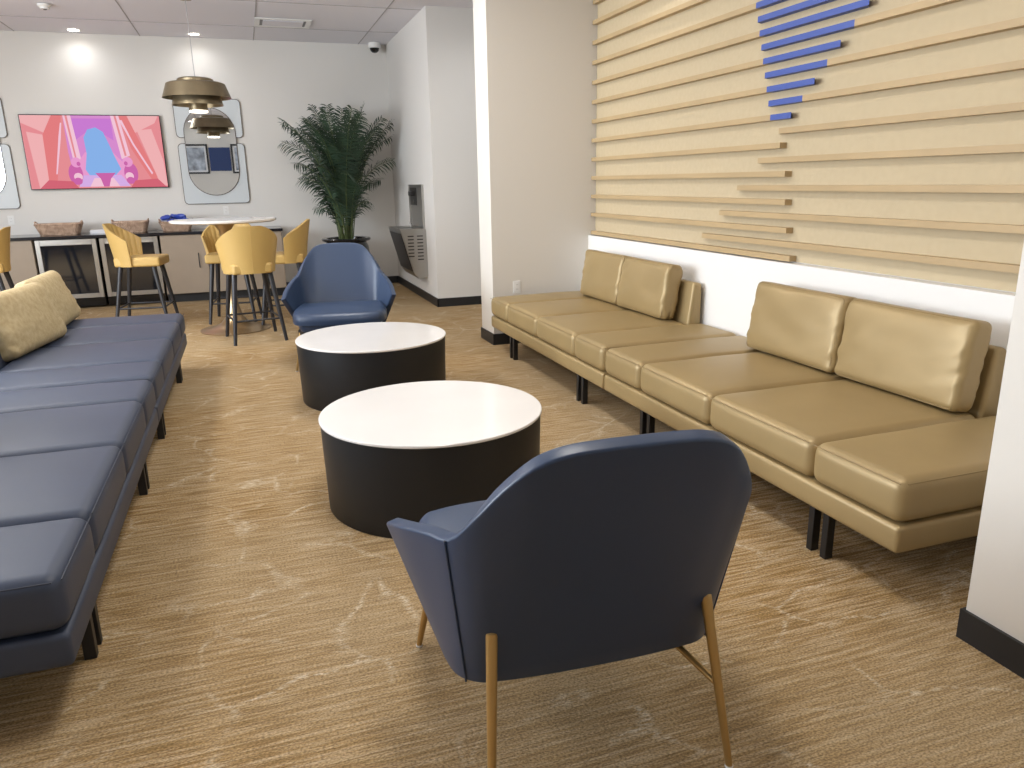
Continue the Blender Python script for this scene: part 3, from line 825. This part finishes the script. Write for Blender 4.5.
# basin: tapered box (side profile in x,z)
bm = B(); prism(bm, [(0, .315), (-.12, .300), (-.18, .37), (-.325, .90), (-.335, .93), (0, .93)], 'y', fy0, fy1)
bmesh.ops.bevel(bm, geom=list(bm.edges), offset=.008, segments=2, affect='EDGES'); pf('basin_body', bm, M['steel'])
bm = B(); q = [(-.189, .40), (-.316, .872), (-.324, .872), (-.197, .395)]
prism(bm, q, 'y', fy0+.04, fy1-.04); pf('front_panel', bm, M['darksteel'], label='dark front panel')
bm = B()
for k in range(8):
    z = .835-.042*k
    for cx_ in (-.205, -.085):
        if k > 6 and cx_ < -.2: continue
        box(bm, cx_-.038, cx_+.038, fy0-.004, fy0+.002, z, z+.014)
pf('louvres', bm, M['darksteel'])
bm = B(); lathe(bm, [(.02, .932), (.11, .932), (.115, .938), (.10, .936), (.03, .933)], 32, (-.18, -.02, 0)); obj('basin_rim', bm, M['steel'], df)
bm = B(); tube(bm, [(-.07, .15, .93), (-.07, .15, .97), (-.09, .12, .985)], .012, 10); obj('spout', bm, M['steel'], df)
# bottle filler frame and recess back
bm = B(); z0, z1 = .93, 1.475
box(bm, -.030, -.001, -.40, -.37, z0, z1); box(bm, -.030, -.001, .37, .40, z0, z1); box(bm, -.030, -.001, -.37, .37, z1-.03, z1); pf('filler_frame', bm, M['steel'])
bm = B(); box(bm, -.012, -.001, -.37, .37, z0, z1-.03); pf('filler_back', bm, M['steel'])
bm = B(); box(bm, -.016, -.012, -.02, .37, z0+.28, z1-.04); pf('filler_panel', bm, M['darksteel'])
bm = B(); box(bm, -.07, -.012, .10, .26, z0+.40, z0+.46, 0, .01, 2); pf('filler_nozzle', bm, M['darksteel'])
bm = B(); box(bm, -.019, -.0165, .12, .24, z0+.30, z0+.35); pf('sensor_window', bm, M['black'])

# ------------------------------------------------------------------ potted palm
pp = thing('potted_palm', 'tall bushy potted palm in a glazed black planter in the back corner', 'potted plant', (1.31, 11.00, 0)); pp.scale.z = 1.04
bm = B(); lathe(bm, [(0, 0), (.20, 0), (.215, .02), (.25, .16), (.30, .38), (.318, .52), (.305, .62), (.285, .665), (.29, .68), (.335, .70), (.345, .722), (.33, .737), (.275, .733), (.265, .66), (0, .655)], 64); obj('planter', bm, M['pot'], pp)
bm = B(); lathe(bm, [(.0, .69), (.12, .688), (.262, .675), (.262, .64), (0, .64)], 40); obj('soil', bm, M['soil'], pp)
rg = random.Random(11)
def frond(az, lean, length, droop, base_r, lf=.26, twist=0):
    """arching rachis with two rows of leaflets"""
    bm = B(); base = Vector((base_r*math.cos(az+.5), base_r*math.sin(az+.5), .67))
    d = Vector((math.cos(az), math.sin(az), 0)); n = 22; pts = []; p = base.copy(); ang = lean
    for i in range(n+1):
        pts.append(p.copy()); u = i/n
        ang_ = lean*(.25+.75*u)+droop*max(0, u-.35)**1.6
        p = p+(d*math.sin(ang_)+Vector((0, 0, 1))*math.cos(ang_))*(length/n)
    tube(bm, pts, [.0085*(1-.8*i/n)+.001 for i in range(n+1)], 6, mi=1)
    nl = int(length*32)
    for k in range(nl):
        u = .27+.73*(k+.5)/nl; f = u*n; i = min(n-1, int(f)); q = pts[i].lerp(pts[i+1], f-i)
        t_ = (pts[i+1]-pts[i]).normalized(); side0 = d.cross(Vector((0, 0, 1))).normalized(); nrm = side0.cross(t_).normalized()
        L = lf*math.sin(PI*(.12+.80*(u-.27)/.73))**.7*rg.uniform(.85, 1.12)
        for s in (-1, 1):
            sd_ = (side0*s*math.cos(.35)+nrm*math.sin(.35)*rg.uniform(.2, 1.4)).normalized()
            kz = math.sqrt(t_.x**2+t_.y**2); dirv = (sd_*(.86-.25*kz)+t_*.52+Vector((0, 0, (.18 if s > 0 else -.62)*kz))+Vector((rg.uniform(-.1, .1), rg.uniform(-.1, .1), rg.uniform(-.1, .1)))).normalized()
            w = .0080*rg.uniform(.8, 1.15)
            wv = dirv.cross(nrm).normalized()*w
            sag = Vector((0, 0, -1))
            P = [q, q+dirv*L*.33+sag*L*.02, q+dirv*L*.68+sag*L*.12, q+dirv*L*.95+sag*L*.32]
            wd = [.35, 1, .8, .0]
            prev = None
            for a, (pt, ww) in enumerate(zip(P, wd)):
                cur = (bm.verts.new(pt+wv*ww), bm.verts.new(pt-wv*ww)) if ww > 0 else (bm.verts.new(pt),)
                if prev:
                    if len(cur) == 2: bm.faces.new((prev[0], prev[1], cur[1], cur[0]))
                    else: bm.faces.new((prev[0], prev[1], cur[0]))
                prev = cur
    # keep clear of the two walls of the corner
    for v in bm.verts:
        if v.co.x > .80: v.co.x = .80+.03*(v.co.x-.80)
        if v.co.y > .62: v.co.y = .62+.03*(v.co.y-.62)
    return obj('frond', bm, [M['leaf'], M['stem']], pp, True)
for i in range(44):
    az = i*2.399+rg.uniform(-.25, .25)
    ring = i/44
    if ring < .14: lean, ln, dr, lf = rg.uniform(.06, .20), rg.uniform(1.60, 1.85), rg.uniform(.5, 1.2), .27
    elif ring < .60: lean, ln, dr, lf = rg.uniform(.34, .60), rg.uniform(1.55, 1.90), rg.uniform(.9, 1.9), .29
    elif ring < .86: lean, ln, dr, lf = rg.uniform(.46, .72), rg.uniform(1.10, 1.40), rg.uniform(1.8, 3.0), .25
    else: lean, ln, dr, lf = rg.uniform(.50, .75), rg.uniform(.65, .90), rg.uniform(2.0, 3.4), .19
    frond(az, lean, ln, dr, rg.uniform(.02, .11), lf)

# ------------------------------------------------------------------ wall behind the camera (seen in the mirror)
def picture(x0, x1, z0, z1, label):
    t = thing('framed_picture', label, 'framed picture', ((x0+x1)/2, YF, (z0+z1)/2), PI, 'framed pictures behind the camera'); w, h = (x1-x0)/2, (z1-z0)/2
    bm = B()
    for a in ((-w, w, h-.05, h), (-w, w, -h, -h+.05), (-w, -w+.05, -h+.05, h-.05), (w-.05, w, -h+.05, h-.05)): box(bm, a[0], a[1], -.04, -.001, a[2], a[3])
    obj('frame', bm, M['blackwood'], t, False)
    bm = B(); box(bm, -w+.05, w-.05, -.012, -.001, -h+.05, h-.05); obj('mat_board', bm, M['paper'], t, False)
    bm = B(); box(bm, -w+.10, w-.10, -.015, -.012, -h+.10, h-.10); obj('print', bm, mat('grey_photo_print', (150, 158, 170), .5, var=(4, .4)), t, False)
picture(-1.69, -.93, 1.89, 2.78, 'black framed grey picture reflected at the left of the mirror')
picture(-.24, .54, 1.89, 2.78, 'black framed grey picture reflected at the right of the mirror')
bm = B(); box(bm, -.90, -.27, YF+.001, YF+.03, 1.97, 2.68)
tag(obj('wall_board', bm, mat('navy_board', (40, 62, 112), .6), None, False), 'navy blue board between the two framed pictures reflected in the mirror', 'board')

# ------------------------------------------------------------------ lights
def area(name, loc, rot, sx, sy, e, c=(1, 1, 1)):
    ld = bpy.data.lights.new(name, 'AREA'); ld.shape = 'RECTANGLE'; ld.size = sx; ld.size_y = sy; ld.energy = e; ld.color = c
    o = bpy.data.objects.new(name, ld); col.objects.link(o); o.location = loc; o.rotation_euler = rot; return o
# recessed ceiling troffers (out of the picture above)
def troffer(x, y, w, d, e, c, label):
    t = thing('ceiling_light_panel', label, 'ceiling light', (x, y, ZC), 0, 'flat ceiling light panels')
    bm = B()
    for a in ((-w/2-.03, w/2+.03, -d/2-.03, -d/2), (-w/2-.03, w/2+.03, d/2, d/2+.03), (-w/2-.03, -w/2, -d/2, d/2), (w/2, w/2+.03, -d/2, d/2)): box(bm, a[0], a[1], a[2], a[3], -.016, -.0045)
    obj('frame', bm, M['plastic'], t, False)
    bm = B(); box(bm, -w/2, w/2, -d/2, d/2, -.010, -.0045); obj('diffuser', bm, M['bulb'], t, False)
    area('panel_light', (x, y, ZC-.02), (0, 0, 0), w, d, e, c)
for i, (x, y) in enumerate([(.7, 2.3), (-2.3, 4.6), (.7, 6.3), (-2.3, 7.3)]):
    troffer(x, y, .6, 1.2, (26, 28, 34, 40)[i], (.93, .965, 1), ['square edged light panel above the foreground chair', 'square edged light panel above the blue sofas', 'square edged light panel above the farther coffee table', 'square edged light panel left of the bar stools'][i])
downlight(2.72, 5.3, 'lit recessed downlight in the niche ceiling near the column', 30, (1, .95, .90))
downlight(2.72, 2.9, 'lit recessed downlight in the niche ceiling near the camera', 30, (1, .95, .90))
downlight(-1.3, -2.75, 'added unseen downlight brightening the picture wall, left', 9)  # this pair is added behind the camera to brighten the mirrored wall
downlight(.2, -2.75, 'added unseen downlight brightening the picture wall, right', 9)
# daylight from the unseen left windows, the nearer added to brighten the chair
for y0 in (1.9, 4.6): area('unseen_window_light', (XL+.05, y0+1.3, 1.85), (0, math.radians(-90), 0), 1.8, 2.5, (210, 360)[y0 > 3], (.84, .92, 1))

w = bpy.data.worlds.new('world'); scn.world = w; w.use_nodes = True
w.node_tree.nodes['Background'].inputs[0].default_value = (.9, .93, 1, 1); w.node_tree.nodes['Background'].inputs[1].default_value = .2
scn.view_settings.view_transform = 'Standard'; scn.view_settings.look = 'None'; scn.view_settings.gamma = 1; scn.view_settings.use_curve_mapping = False
scn.view_settings.exposure = -0.30
